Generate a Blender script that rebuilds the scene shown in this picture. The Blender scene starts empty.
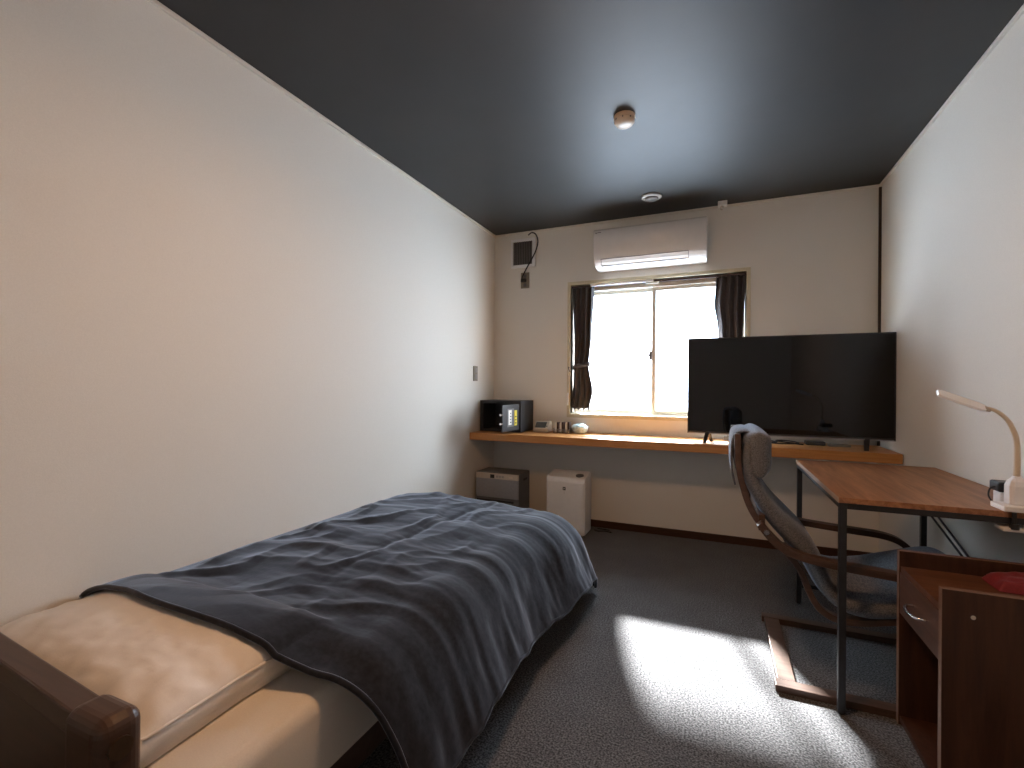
import bpy, bmesh, math, random
from mathutils import Vector, noise, Matrix
random.seed(7)
S = bpy.context.scene
C = S.collection
PI = math.pi

# ---------------------------------------------------------------- camera
cam_d = bpy.data.cameras.new('camera')
cam = bpy.data.objects.new('camera', cam_d); C.objects.link(cam)
cam_d.sensor_fit = 'HORIZONTAL'; cam_d.sensor_width = 36.0
cam_d.lens = 36.0 * 472.9 / 1024
cam_d.shift_x = 0.0; cam_d.shift_y = (387.07 - 384) / 1024
cam_d.clip_start = 0.02
CAMH = 1.10; YAW = 0.4078; ROLL = 0.007
cam.matrix_world = (Matrix.Translation((0, 0, CAMH)) @ Matrix.Rotation(YAW, 4, 'Z')
                    @ Matrix.Rotation(PI/2, 4, 'X') @ Matrix.Rotation(ROLL, 4, 'Z'))
S.camera = cam

# ---------------------------------------------------------------- world, sun, lamp, exposure
S.view_settings.view_transform = 'Standard'
S.view_settings.look = 'None'
S.view_settings.gamma = 1.0
S.view_settings.use_curve_mapping = False
S.view_settings.exposure = 0.0

W = bpy.data.worlds.new('daylight'); S.world = W; W.use_nodes = True
bg = W.node_tree.nodes['Background']
bg.inputs['Color'].default_value = (0.60, 0.79, 1.0, 1)
bg.inputs['Strength'].default_value = 17.5

def light(name, kind, loc, direction, color, energy, **kw):
    d = bpy.data.lights.new(name, kind); d.color = color; d.energy = energy
    for k, v in kw.items(): setattr(d, k, v)
    o = bpy.data.objects.new(name, d); C.objects.link(o); o.location = loc
    o.rotation_euler = Vector(direction).to_track_quat('-Z', 'Y').to_euler()
    return o
SUN = Vector((0.352, -1.0, -0.76))
light('sun', 'SUN', (0, 6, 5), SUN, (1.0, 0.96, 0.90), 110.0, angle=math.radians(3.0))
light('ceiling_lamp_light', 'POINT', (-0.42, 1.10, 2.27), (0, 0, -1), (1.0, 0.55, 0.27), 9.0,
      shadow_soft_size=0.10)
light('ceiling_lamp_downlight', 'AREA', (-0.42, 1.10, 2.16), (0, 0, -1), (1.0, 0.55, 0.27), 13.5,
      shape='DISK', size=0.26)
po = light('window_portal', 'AREA', (-0.45, 3.86, 1.40), (0, -1, 0), (1, 1, 1), 1.0,
           shape='RECTANGLE', size=1.28, size_y=1.06)
po.data.cycles.is_portal = True

# ---------------------------------------------------------------- materials
def srgb(r, g, b):
    f = lambda c: (c/255/12.92) if c/255 <= 0.04045 else ((c/255+0.055)/1.055)**2.4
    return (f(r), f(g), f(b), 1)

def mat(name, col, rough=0.6, metal=0.0, spec=0.5, noise_scale=None, amt=0.06, bump=0.0, bscale=None,
        stretch=(1, 1, 1), sheen=0.0, coat=0.0, trans=0.0, ior=None, sheen_tint=None, alpha=None):
    m = bpy.data.materials.new(name); m.use_nodes = True
    nt = m.node_tree; b = nt.nodes['Principled BSDF']
    b.inputs['Base Color'].default_value = col
    b.inputs['Roughness'].default_value = rough
    b.inputs['Metallic'].default_value = metal
    b.inputs['Specular IOR Level'].default_value = spec
    b.inputs['Coat Weight'].default_value = coat
    b.inputs['Transmission Weight'].default_value = trans
    if ior: b.inputs['IOR'].default_value = ior
    if sheen:
        b.inputs['Sheen Weight'].default_value = sheen
        b.inputs['Sheen Roughness'].default_value = 0.35
        if sheen_tint: b.inputs['Sheen Tint'].default_value = sheen_tint
    tc = nt.nodes.new('ShaderNodeTexCoord'); mp = nt.nodes.new('ShaderNodeMapping')
    nt.links.new(tc.outputs['Object'], mp.inputs['Vector']); mp.inputs['Scale'].default_value = stretch
    n = nt.nodes.new('ShaderNodeTexNoise'); n.inputs['Scale'].default_value = noise_scale or 20
    n.inputs['Detail'].default_value = 4
    nt.links.new(mp.outputs['Vector'], n.inputs['Vector'])
    r = nt.nodes.new('ShaderNodeValToRGB')
    r.color_ramp.elements[0].position = 0.3; r.color_ramp.elements[1].position = 0.7
    r.color_ramp.elements[0].color = tuple(c*(1-amt) for c in col[:3]) + (1,)
    r.color_ramp.elements[1].color = tuple(min(1, c*(1+amt)) for c in col[:3]) + (1,)
    nt.links.new(n.outputs['Fac'], r.inputs['Fac']); nt.links.new(r.outputs['Color'], b.inputs['Base Color'])
    if bump:
        n2 = nt.nodes.new('ShaderNodeTexNoise'); n2.inputs['Scale'].default_value = bscale or 200
        n2.inputs['Detail'].default_value = 3
        nt.links.new(mp.outputs['Vector'], n2.inputs['Vector'])
        bp = nt.nodes.new('ShaderNodeBump'); bp.inputs['Strength'].default_value = bump
        bp.inputs['Distance'].default_value = 0.002
        nt.links.new(n2.outputs['Fac'], bp.inputs['Height']); nt.links.new(bp.outputs['Normal'], b.inputs['Normal'])
    return m

def wood(name, dark, lite, axis='x', scale=9, rough=0.45, stretch=14, spec=0.4):
    m = bpy.data.materials.new(name); m.use_nodes = True
    nt = m.node_tree; b = nt.nodes['Principled BSDF']
    b.inputs['Roughness'].default_value = rough; b.inputs['Specular IOR Level'].default_value = spec
    tc = nt.nodes.new('ShaderNodeTexCoord'); mp = nt.nodes.new('ShaderNodeMapping')
    nt.links.new(tc.outputs['Object'], mp.inputs['Vector'])
    s = [stretch]*3; s['xyz'.index(axis)] = 1
    mp.inputs['Scale'].default_value = s
    n = nt.nodes.new('ShaderNodeTexNoise'); n.inputs['Scale'].default_value = scale*0.35
    n.inputs['Detail'].default_value = 6; n.inputs['Roughness'].default_value = 0.65
    n.inputs['Distortion'].default_value = 0.6
    nt.links.new(mp.outputs['Vector'], n.inputs['Vector'])
    r = nt.nodes.new('ShaderNodeValToRGB')
    r.color_ramp.elements[0].position = 0.3; r.color_ramp.elements[1].position = 0.72
    r.color_ramp.elements[0].color = dark; r.color_ramp.elements[1].color = lite
    nt.links.new(n.outputs['Fac'], r.inputs['Fac']); nt.links.new(r.outputs['Color'], b.inputs['Base Color'])
    return m

M = {}
M['wall'] = mat('wallpaper', (0.735, 0.712, 0.658, 1), 0.85, spec=0.2, noise_scale=260, amt=0.03, bump=0.25, bscale=420)
M['ceiling'] = mat('ceiling_paint', (0.034, 0.035, 0.036, 1), 0.52, spec=0.34, noise_scale=6, amt=0.05, bump=0.08, bscale=300)
M['trimcream'] = mat('cornice_paint', (0.68, 0.64, 0.57, 1), 0.5, noise_scale=30, amt=0.03)
M['baseboard'] = wood('baseboard_wood', (0.035, 0.014, 0.007, 1), (0.075, 0.03, 0.014, 1), 'x', rough=0.4)
M['darkstrip'] = mat('dark_corner_strip', (0.035, 0.018, 0.006, 1), 0.6, noise_scale=30, amt=0.2)
M['casing'] = mat('cream_window_casing', (0.56, 0.50, 0.35, 1), 0.45, noise_scale=30, amt=0.04)
M['alu'] = mat('window_aluminium', (0.66, 0.62, 0.54, 1), 0.45, metal=0.1, noise_scale=40, amt=0.05)
M['white'] = mat('white_plastic', (0.72, 0.71, 0.69, 1), 0.35, noise_scale=30, amt=0.02)
M['ac'] = mat('air_conditioner_plastic', (0.70, 0.68, 0.66, 1), 0.22, noise_scale=20, amt=0.02)
M['grey'] = mat('grey_plastic', (0.30, 0.29, 0.27, 1), 0.5, noise_scale=40, amt=0.05)
M['midgrey'] = mat('mid_grey_plastic', (0.12, 0.12, 0.12, 1), 0.5, noise_scale=40, amt=0.05)
M['silver'] = mat('silver_panel', (0.33, 0.33, 0.34, 1), 0.4, metal=0.5, noise_scale=60, amt=0.05)
M['black'] = mat('black_plastic', (0.012, 0.012, 0.013, 1), 0.45, noise_scale=40, amt=0.1)
M['blackmetal'] = mat('black_powder_coat', (0.014, 0.015, 0.018, 1), 0.45, noise_scale=90, amt=0.15)
M['safe'] = mat('safe_enamel', (0.016, 0.016, 0.018, 1), 0.5, noise_scale=150, amt=0.3, bump=0.1)
M['screen'] = mat('tv_glass', (0.003, 0.003, 0.003, 1), 0.035, spec=0.42, noise_scale=3, amt=0.1)
M['bezel'] = mat('tv_bezel', (0.02, 0.02, 0.022, 1), 0.3, noise_scale=30, amt=0.1)
M['chrome'] = mat('chrome', (0.75, 0.75, 0.76, 1), 0.15, metal=1.0, noise_scale=30, amt=0.03)
M['shelf'] = wood('orange_pine', (0.36, 0.15, 0.038, 1), (0.56, 0.26, 0.08, 1), 'x', scale=7, rough=0.4)
M['desk'] = wood('brown_desk_laminate', (0.150, 0.056, 0.020, 1), (0.43, 0.20, 0.088, 1), 'y', scale=8, rough=0.38)
M['deskedge'] = wood('desk_edge_band', (0.33, 0.22, 0.15, 1), (0.45, 0.32, 0.23, 1), 'y', scale=8, rough=0.5)
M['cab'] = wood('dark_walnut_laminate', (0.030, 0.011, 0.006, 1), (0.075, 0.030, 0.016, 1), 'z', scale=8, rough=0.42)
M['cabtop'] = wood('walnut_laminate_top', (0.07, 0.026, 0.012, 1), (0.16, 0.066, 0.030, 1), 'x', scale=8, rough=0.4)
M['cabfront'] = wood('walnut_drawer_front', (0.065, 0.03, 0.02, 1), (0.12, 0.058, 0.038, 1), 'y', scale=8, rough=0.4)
M['cabedge'] = mat('walnut_edge_band', (0.17, 0.095, 0.06, 1), 0.5, noise_scale=60, amt=0.1)
M['chairwood'] = wood('brown_bentwood', (0.045, 0.024, 0.016, 1), (0.090, 0.052, 0.036, 1), 'x', scale=9, rough=0.38)
M['headwood'] = wood('dark_bed_wood', (0.035, 0.016, 0.009, 1), (0.075, 0.038, 0.022, 1), 'x', scale=9, rough=0.35)
M['bronze'] = mat('bronze_cap', (0.10, 0.06, 0.035, 1), 0.28, metal=0.7, noise_scale=40, amt=0.1)
M['bedding'] = mat('white_cotton', (0.72, 0.68, 0.63, 1), 0.8, spec=0.2, noise_scale=400, amt=0.03, bump=0.1, bscale=500, sheen=0.1)
M['mattress'] = mat('mattress_cover', (0.66, 0.62, 0.56, 1), 0.85, spec=0.2, noise_scale=300, amt=0.04, bump=0.1, bscale=400)
M['red'] = mat('red_cloth', (0.19, 0.014, 0.022, 1), 0.75, noise_scale=200, amt=0.15, bump=0.2, bscale=500, sheen=0.2)
M['lampwhite'] = mat('lamp_white_plastic', (0.78, 0.78, 0.78, 1), 0.3, noise_scale=30, amt=0.02)
M['lampcream'] = mat('lamp_neck_plastic', (0.66, 0.56, 0.42, 1), 0.4, noise_scale=30, amt=0.02)
M['lcd'] = mat('lcd_grey', (0.055, 0.06, 0.058, 1), 0.25, noise_scale=30, amt=0.1)
M['beige'] = mat('beige_plastic', (0.50, 0.44, 0.36, 1), 0.45, noise_scale=30, amt=0.03)
M['bluewhite'] = mat('pale_blue_plastic', (0.62, 0.78, 0.84, 1), 0.2, noise_scale=45, amt=0.3, bump=0.6, bscale=60)
M['clear'] = mat('clear_acrylic', (0.85, 0.88, 0.9, 1), 0.08, noise_scale=30, amt=0.02, trans=0.85)
M['brownpack'] = mat('dark_brown_packet', (0.045, 0.022, 0.018, 1), 0.45, noise_scale=60, amt=0.3)
M['paper'] = mat('white_paper', (0.72, 0.70, 0.66, 1), 0.7, noise_scale=60, amt=0.05)
M['yellow'] = mat('yellow_label', (0.62, 0.52, 0.03, 1), 0.5, noise_scale=60, amt=0.05)
M['detector'] = mat('detector_ivory', (0.62, 0.52, 0.42, 1), 0.45, noise_scale=60, amt=0.03)
M['darkvent'] = mat('vent_shadow', (0.03, 0.027, 0.024, 1), 0.7, noise_scale=60, amt=0.1)
M['slat'] = mat('vent_slat', (0.17, 0.15, 0.14, 1), 0.5, noise_scale=60, amt=0.08)
M['plate'] = mat('outlet_plate', (0.25, 0.22, 0.17, 1), 0.45, noise_scale=60, amt=0.06)
M['recess'] = mat('recess_putty', (0.50, 0.46, 0.38, 1), 0.6, noise_scale=60, amt=0.04)

def fabric(name, c1, c2, scale=600, rough=0.9, sheen=0.2, tint=(0.6, 0.7, 0.9, 1), bump=0.4):
    m = mat(name, c1, rough, spec=0.15, noise_scale=scale, amt=0.0, bump=bump, bscale=scale, sheen=sheen, sheen_tint=tint)
    r = [n for n in m.node_tree.nodes if n.type == 'VALTORGB'][0]
    r.color_ramp.elements[0].color = c1; r.color_ramp.elements[1].color = c2
    return m
M['chairfab'] = fabric('grey_chair_fabric', (0.050, 0.053, 0.058, 1), (0.190, 0.195, 0.205, 1), 260, sheen=0.35)
for n_ in M['chairfab'].node_tree.nodes:
    if n_.type == 'MAPPING': n_.inputs['Scale'].default_value = (1, 0.35, 1.6)
M['curtain'] = fabric('charcoal_curtain', (0.065, 0.056, 0.054, 1), (0.11, 0.096, 0.092, 1), 300, sheen=0.15)
M['blanket'] = fabric('navy_fleece', (0.009, 0.010, 0.013, 1), (0.019, 0.020, 0.025, 1), 60, sheen=0.62,
                      tint=(0.74, 0.80, 0.93, 1), bump=0.25)
# carpet: flecked charcoal loop pile
def carpet():
    m = bpy.data.materials.new('flecked_carpet'); m.use_nodes = True
    nt = m.node_tree; b = nt.nodes['Principled BSDF']
    b.inputs['Roughness'].default_value = 0.95; b.inputs['Specular IOR Level'].default_value = 0.1
    b.inputs['Sheen Weight'].default_value = 0.15
    tc = nt.nodes.new('ShaderNodeTexCoord')
    v = nt.nodes.new('ShaderNodeTexNoise'); v.inputs['Scale'].default_value = 160; v.inputs['Detail'].default_value = 2
    v2 = nt.nodes.new('ShaderNodeTexNoise'); v2.inputs['Scale'].default_value = 7; v2.inputs['Detail'].default_value = 4
    nt.links.new(tc.outputs['Object'], v.inputs['Vector']); nt.links.new(tc.outputs['Object'], v2.inputs['Vector'])
    r = nt.nodes.new('ShaderNodeValToRGB')
    r.color_ramp.elements[0].position = 0.38; r.color_ramp.elements[1].position = 0.66
    r.color_ramp.elements[0].color = (0.036, 0.038, 0.042, 1); r.color_ramp.elements[1].color = (0.205, 0.210, 0.222, 1)
    nt.links.new(v.outputs['Fac'], r.inputs['Fac'])
    mx = nt.nodes.new('ShaderNodeMix'); mx.data_type = 'RGBA'; mx.blend_type = 'MULTIPLY'; mx.inputs[0].default_value = 0.40
    nt.links.new(r.outputs['Color'], mx.inputs[6]); nt.links.new(v2.outputs['Fac'], mx.inputs[7])
    nt.links.new(mx.outputs[2], b.inputs['Base Color'])
    bp = nt.nodes.new('ShaderNodeBump'); bp.inputs['Strength'].default_value = 0.7; bp.inputs['Distance'].default_value = 0.004
    nt.links.new(v.outputs['Fac'], bp.inputs['Height']); nt.links.new(bp.outputs['Normal'], b.inputs['Normal'])
    return m
M['carpet'] = carpet()
def frosted():
    m = bpy.data.materials.new('frosted_glass'); m.use_nodes = True
    nt = m.node_tree; out = nt.nodes['Material Output']; nt.nodes.remove(nt.nodes['Principled BSDF'])
    t = nt.nodes.new('ShaderNodeBsdfTransparent'); t.inputs[0].default_value = (0.97, 0.98, 1, 1)
    d = nt.nodes.new('ShaderNodeBsdfTranslucent')
    n = nt.nodes.new('ShaderNodeTexNoise'); n.inputs['Scale'].default_value = 90
    tc = nt.nodes.new('ShaderNodeTexCoord'); nt.links.new(tc.outputs['Object'], n.inputs['Vector'])
    r = nt.nodes.new('ShaderNodeValToRGB'); r.color_ramp.elements[0].color = (0.86, 0.88, 0.9, 1); r.color_ramp.elements[1].color = (0.93, 0.95, 0.97, 1)
    nt.links.new(n.outputs['Fac'], r.inputs['Fac']); nt.links.new(r.outputs['Color'], d.inputs['Color'])
    x = nt.nodes.new('ShaderNodeMixShader'); x.inputs[0].default_value = 0.25
    nt.links.new(t.outputs[0], x.inputs[1]); nt.links.new(d.outputs[0], x.inputs[2]); nt.links.new(x.outputs[0], out.inputs['Surface'])
    return m
M['glass'] = frosted()

# ---------------------------------------------------------------- helpers
def wloc(o):
    v = Vector((0, 0, 0))
    while o: v += o.location; o = o.parent
    return v

def obj(name, bm, m, parent=None, smooth=False, bevel=0.0, subsurf=0, seg=2, solid=0.0, label=None):
    me = bpy.data.meshes.new(name)
    base = wloc(parent) if parent else Vector((0, 0, 0))
    bmesh.ops.recalc_face_normals(bm, faces=bm.faces)
    if parent: bmesh.ops.translate(bm, verts=bm.verts, vec=-base)
    bm.to_mesh(me); bm.free()
    ms = m if isinstance(m, (list, tuple)) else [m]
    for q in ms: me.materials.append(q)
    if smooth:
        for p in me.polygons: p.use_smooth = True
    o = bpy.data.objects.new(name, me); C.objects.link(o)
    if parent: o.parent = parent
    if solid:
        md = o.modifiers.new('thickness', 'SOLIDIFY'); md.thickness = solid; md.offset = 0
    if bevel:
        md = o.modifiers.new('bevel', 'BEVEL'); md.width = bevel; md.segments = seg; md.limit_method = 'ANGLE'; md.angle_limit = math.radians(40)
        md.harden_normals = False
    if subsurf:
        md = o.modifiers.new('subdivision', 'SUBSURF'); md.levels = subsurf; md.render_levels = subsurf
    if label: o['label'] = label
    return o

def tag(o, label, cat, group=None):
    o['label'] = label; o['category'] = cat
    if group: o['group'] = group
    return o

def thing(name, label, cat, loc, group=None):
    o = bpy.data.objects.new(name, None); C.objects.link(o)
    o.location = loc; o.empty_display_size = 0.05
    return tag(o, label, cat, group)

def box(bm, x0, x1, y0, y1, z0, z1, mi=0):
    vs = [bm.verts.new((x, y, z)) for x in (x0, x1) for y in (y0, y1) for z in (z0, z1)]
    for f in ((0, 1, 3, 2), (4, 6, 7, 5), (0, 4, 5, 1), (2, 3, 7, 6), (0, 2, 6, 4), (1, 5, 7, 3)):
        fc = bm.faces.new([vs[i] for i in f]); fc.material_index = mi
    return vs

def B(*a):
    bm = bmesh.new()
    if isinstance(a[0], (tuple, list)):
        for q in a: box(bm, *q)
    else: box(bm, *a)
    return bm

def structure(name, bm, m, **k):
    o = obj(name, bm, m, **k); o['kind'] = 'structure'; return o

def cyl(bm, p0, p1, r0, r1=None, n=20, cap=True):
    p0 = Vector(p0); p1 = Vector(p1); r1 = r0 if r1 is None else r1
    d = (p1-p0).normalized(); a = d.orthogonal().normalized(); b = d.cross(a)
    A = [bm.verts.new(p0 + (a*math.cos(2*PI*i/n) + b*math.sin(2*PI*i/n))*r0) for i in range(n)]
    D = [bm.verts.new(p1 + (a*math.cos(2*PI*i/n) + b*math.sin(2*PI*i/n))*r1) for i in range(n)]
    for i in range(n): bm.faces.new((A[i], A[(i+1) % n], D[(i+1) % n], D[i]))
    if cap: bm.faces.new(A[::-1]); bm.faces.new(D)

def catmull(pts, k=6):
    P = [Vector(p) for p in pts]; P = [P[0]*2-P[1]] + P + [P[-1]*2-P[-2]]
    out = []
    for i in range(1, len(P)-2):
        for j in range(k):
            t = j/k; a, b, c, d = P[i-1], P[i], P[i+1], P[i+2]
            out.append(0.5*((2*b) + (c-a)*t + (2*a-5*b+4*c-d)*t*t + (3*b-a-3*c+d)*t**3))
    out.append(P[-2]); return out

def tube(bm, pts, r, n=10, k=6, rfun=None):
    P = catmull(pts, k) if k > 1 else [Vector(p) for p in pts]
    up = Vector((0, 0, 1)); rings = []
    prev = None
    for i, p in enumerate(P):
        t = (P[min(i+1, len(P)-1)]-P[max(i-1, 0)]).normalized()
        if prev is None:
            a = t.orthogonal().normalized()
        else:
            a = (prev - t*prev.dot(t)).normalized()
        prev = a; b = t.cross(a)
        rr = rfun(i/(len(P)-1)) if rfun else r
        rings.append([bm.verts.new(p + (a*math.cos(2*PI*j/n) + b*math.sin(2*PI*j/n))*rr) for j in range(n)])
    for A, D in zip(rings, rings[1:]):
        for j in range(n): bm.faces.new((A[j], A[(j+1) % n], D[(j+1) % n], D[j]))
    bm.faces.new(rings[0][::-1]); bm.faces.new(rings[-1])

def lathe(bm, prof, cx, cy, n=32, axis='z'):
    rings = []
    for r, z in prof:
        rings.append([bm.verts.new((cx + r*math.cos(2*PI*i/n), cy + r*math.sin(2*PI*i/n), z)) for i in range(n)])
    for A, D in zip(rings, rings[1:]):
        for j in range(n): bm.faces.new((A[j], A[(j+1) % n], D[(j+1) % n], D[j]))
    bm.faces.new(rings[0][::-1]); bm.faces.new(rings[-1])

def strip(bm, pts, th, y0, y1, k=6):
    """a bent flat board: side outline follows pts in the x-z plane, th thick, spanning y0..y1"""
    P = [Vector((p[0], 0, p[1])) for p in pts]
    P = catmull(P, k) if k > 1 else P
    rings = []
    for i, p in enumerate(P):
        t = (P[min(i+1, len(P)-1)]-P[max(i-1, 0)]).normalized(); n_ = Vector((-t.z, 0, t.x))
        w = th(i/(len(P)-1)) if callable(th) else th
        a = p + n_*w/2; c = p - n_*w/2
        rings.append([bm.verts.new(q) for q in ((a.x, y0, a.z), (a.x, y1, a.z), (c.x, y1, c.z), (c.x, y0, c.z))])
    for A, D in zip(rings, rings[1:]):
        for j in range(4): bm.faces.new((A[j], A[(j+1) % 4], D[(j+1) % 4], D[j]))
    bm.faces.new(rings[0][::-1]); bm.faces.new(rings[-1])

def puff_strip(bm, pts, th, y0, y1, k=5, ny=14, power=4.0, seam=0.0):
    """cushion: closed section across y (superellipse), following pts in x-z"""
    P = catmull([Vector((p[0], 0, p[1])) for p in pts], k)
    rings = []; N = len(P); m = 28; cy = (y0+y1)/2; hw = (y1-y0)/2
    for i, p in enumerate(P):
        t = (P[min(i+1, N-1)]-P[max(i-1, 0)]).normalized(); n_ = Vector((-t.z, 0, t.x))
        u = i/(N-1); w = (th(u) if callable(th) else th)/2
        e = min(u, 1-u)*N/2.0
        f = min(1.0, 0.45 + 0.55*math.sqrt(max(0.0, min(1, e/1.5))))
        ring = []
        for j in range(m):
            a = 2*PI*j/m; c_, s_ = math.cos(a), math.sin(a)
            yy = math.copysign(abs(c_)**(2/power), c_)*hw*(0.97+0.03*f); nn = math.copysign(abs(s_)**(2/2.6), s_)*w*f
            q = p + n_*nn; ring.append(bm.verts.new((q.x, cy+yy, q.z)))
        rings.append(ring)
    for A, D in zip(rings, rings[1:]):
        for j in range(m): bm.faces.new((A[j], A[(j+1) % m], D[(j+1) % m], D[j]))
    bm.faces.new(rings[0][::-1]); bm.faces.new(rings[-1])

# ---------------------------------------------------------------- room
XL, XR, YB, YF, H = -1.7705, 0.9595, 3.704, -0.80, 2.41
WX0, WX1, WZ0, WZ1 = -1.085, 0.190, 0.885, 1.925      # window opening
structure('floor', B(XL-0.1, XR+0.1, YF-0.1, YB+0.15, -0.06, 0.0), M['carpet'])
structure('ceiling', B(XL-0.1, XR+0.1, YF-0.1, YB+0.15, H, H+0.08), M['ceiling'])
structure('wall_left', B(XL-0.1, XL, YF-0.1, YB+0.15, 0, H), M['wall'])
structure('wall_right', B(XR, XR+0.1, YF-0.1, YB+0.15, 0, H), M['wall'])
structure('wall_front', B(XL, XR, YF-0.1, YF, 0, H), M['wall'])
structure('wall_back', B((XL, WX0, YB, YB+0.15, 0, H), (WX1, XR, YB, YB+0.15, 0, H),
                         (WX0, WX1, YB, YB+0.15, 0, WZ0), (WX0, WX1, YB, YB+0.15, WZ1, H)), M['wall'])
structure('baseboard_back', B(XL, XR, YB-0.010, YB, 0, 0.055), M['baseboard'], bevel=0.002)
structure('baseboard_left', B(XL, XL+0.010, YF, YB-0.010, 0, 0.055), M['baseboard'], bevel=0.002)
structure('baseboard_right', B(XR-0.010, XR, YF, YB-0.010, 0, 0.055), M['baseboard'], bevel=0.002)
structure('trim_1', B(XL, XR, YB-0.014, YB, H-0.016, H), M['trimcream'], bevel=0.003)
structure('trim_2', B(XL, XL+0.014, YF, YB-0.014, H-0.016, H), M['trimcream'], bevel=0.003)
structure('trim_3', B(XR-0.014, XR, YF, YB-0.014, H-0.016, H), M['trimcream'], bevel=0.003)
structure('trim_4', B(XR-0.014, XR, YB-0.012, YB, 0.742, H-0.018), M['darkstrip'])

# window
win = bpy.data.objects.new('window_1', None); C.objects.link(win); win.location = (-0.45, YB, WZ0); win['kind'] = 'structure'
cw = 0.026
obj('window_casing', B((WX0-cw, WX0, YB-0.012, YB+0.05, WZ0-cw, WZ1+cw), (WX1, WX1+cw, YB-0.012, YB+0.05, WZ0-cw, WZ1+cw),
                       (WX0, WX1, YB-0.012, YB+0.05, WZ1, WZ1+cw), (WX0, WX1, YB-0.012, YB+0.05, WZ0-cw, WZ0+0.004)), M['casing'], win, bevel=0.002)
obj('window_reveal', B((WX0, WX0+0.006, YB+0.05, YB+0.14, WZ0, WZ1), (WX1-0.006, WX1, YB+0.05, YB+0.14, WZ0, WZ1),
                       (WX0, WX1, YB+0.05, YB+0.14, WZ1-0.006, WZ1), (WX0, WX1, YB+0.05, YB+0.14, WZ0, WZ0+0.006)), M['recess'], win)
def sash(x0, x1, y, lab):
    z0, z1 = WZ0+0.012, WZ1-0.045; t = 0.030
    s = obj('window_sash', B((x0, x0+t, y, y+0.025, z0, z1), (x1-t, x1, y, y+0.025, z0, z1), (x0+t, x1-t, y, y+0.025, z0, z0+t),
                         (x0+t, x1-t, y, y+0.025, z1-t, z1)), M['alu'], win, bevel=0.002, label=lab)
    obj('pane', B(x0+t-0.003, x1-t+0.003, y+0.010, y+0.014, z0+t-0.003, z1-t+0.003), M['glass'], s)
    return s
sash(WX0+0.008, -0.430, YB+0.105, 'left window sash'); rs = sash(-0.460, WX1-0.008, YB+0.072, 'right window sash')
obj('window_track', B((WX0, WX1, YB+0.055, YB+0.138, WZ1-0.047, WZ1-0.006), (WX0, WX1, YB+0.055, YB+0.138, WZ0+0.006, WZ0+0.013)), M['alu'], win, bevel=0.002)
bm = B(-0.478, -0.456, YB+0.062, YB+0.072, 1.315, 1.385); box(bm, -0.488, -0.472, YB+0.052, YB+0.063, 1.345, 1.36)
obj('window_latch', bm, M['midgrey'], win, bevel=0.002)
structure('sun_cut_eave', B(XL-0.6, XR+0.6, YB+0.151, 4.96, 2.45, 2.55), M['trimcream'])  # unseen roof eave outside, added to cut the sun patch short on the floor
# ---------------------------------------------------------------- curtains
rail = thing('curtain_rail', 'thin dark curtain rail across the top of the window', 'curtain rail', (-0.45, YB+0.02, WZ1-0.012))
obj('rail', B(WX0+0.002, WX1-0.002, YB+0.010, YB+0.028, WZ1-0.020, WZ1-0.006), M['brownpack'], rail, bevel=0.001)
obj('rail_cover', B(WX0+0.16, -0.44, YB-0.004, YB+0.010, WZ1-0.018, WZ1-0.002), M['lampwhite'], rail, bevel=0.001, label='pale strip on the left half of the rail')
bmx = bmesh.new(); box(bmx, -0.50, -0.40, YB+0.000, YB+0.012, WZ1-0.032, WZ1-0.018)
obj('rail_stop', bmx, M['recess'], rail, bevel=0.002)
def curtain(name_label, edges, z0, z1, ymid, tie_z, folds, side):
    t = thing('curtain', name_label, 'curtain', ((edges(0)[0]+edges(0)[1])/2, ymid, z0))
    bm = bmesh.new(); nx, nz = 90, 60; g = []
    for j in range(nz+1):
        v = j/nz; z = z0+(z1-z0)*v; a, b = edges(v); row = []
        pin = math.exp(-((z-tie_z)/0.10)**2)
        for i in range(nx+1):
            u = i/nx
            amp = (0.022 + 0.007*math.sin(7*u+2))*(1-0.55*pin)
            ph = folds*2*PI*u + 0.6*math.sin(3*v+4*u)
            x = a+(b-a)*u + 0.004*math.sin(ph*2)
            y = ymid + amp*math.sin(ph) + 0.005*math.sin(11*u+5*v)
            zz = z + (0.006*math.sin(ph+1) if j == 0 else 0)
            row.append(bm.verts.new((x, y, zz)))
        g.append(row)
    for j in range(nz):
        for i in range(nx): bm.faces.new((g[j][i], g[j][i+1], g[j+1][i+1], g[j+1][i]))
    obj('curtain_panel', bm, M['curtain'], t, smooth=True, solid=0.003)
    v = (tie_z-z0)/(z1-z0); a, b = edges(v)
    bm = bmesh.new(); n = 40; r0 = []
    cx, hw = (a+b)/2, (b-a)/2+0.006
    for i in range(n):
        an = 2*PI*i/n; c_, s_ = math.cos(an), math.sin(an)
        x = cx+math.copysign(abs(c_)**0.6, c_)*hw; y = ymid+math.copysign(abs(s_)**0.8, s_)*0.030
        dz = 0.014*(x-cx)/hw*side
        r0.append([bm.verts.new((x, y, tie_z-0.018+dz)), bm.verts.new((x, y, tie_z+0.018+dz))])
    for i in range(n):
        bm.faces.new((r0[i][0], r0[(i+1) % n][0], r0[(i+1) % n][1], r0[i][1]))
    obj('tieback', bm, M['curtain'], t, smooth=True, solid=0.003)
    return t
def interp(pts, v):
    for (a, p), (b, q) in zip(pts, pts[1:]):
        if v <= b:
            s = (v-a)/(b-a); s = s*s*(3-2*s); return p+(q-p)*s
    return pts[-1][1]
zl0, zl1 = 0.925, WZ1-0.020
le = lambda v: (interp([(0, -1.080), (.35, -1.068), (1, -1.076)], v), interp([(0, -0.925), (.15, -0.900), (.36, -0.936), (.6, -0.918), (1, -0.905)], v))
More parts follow.
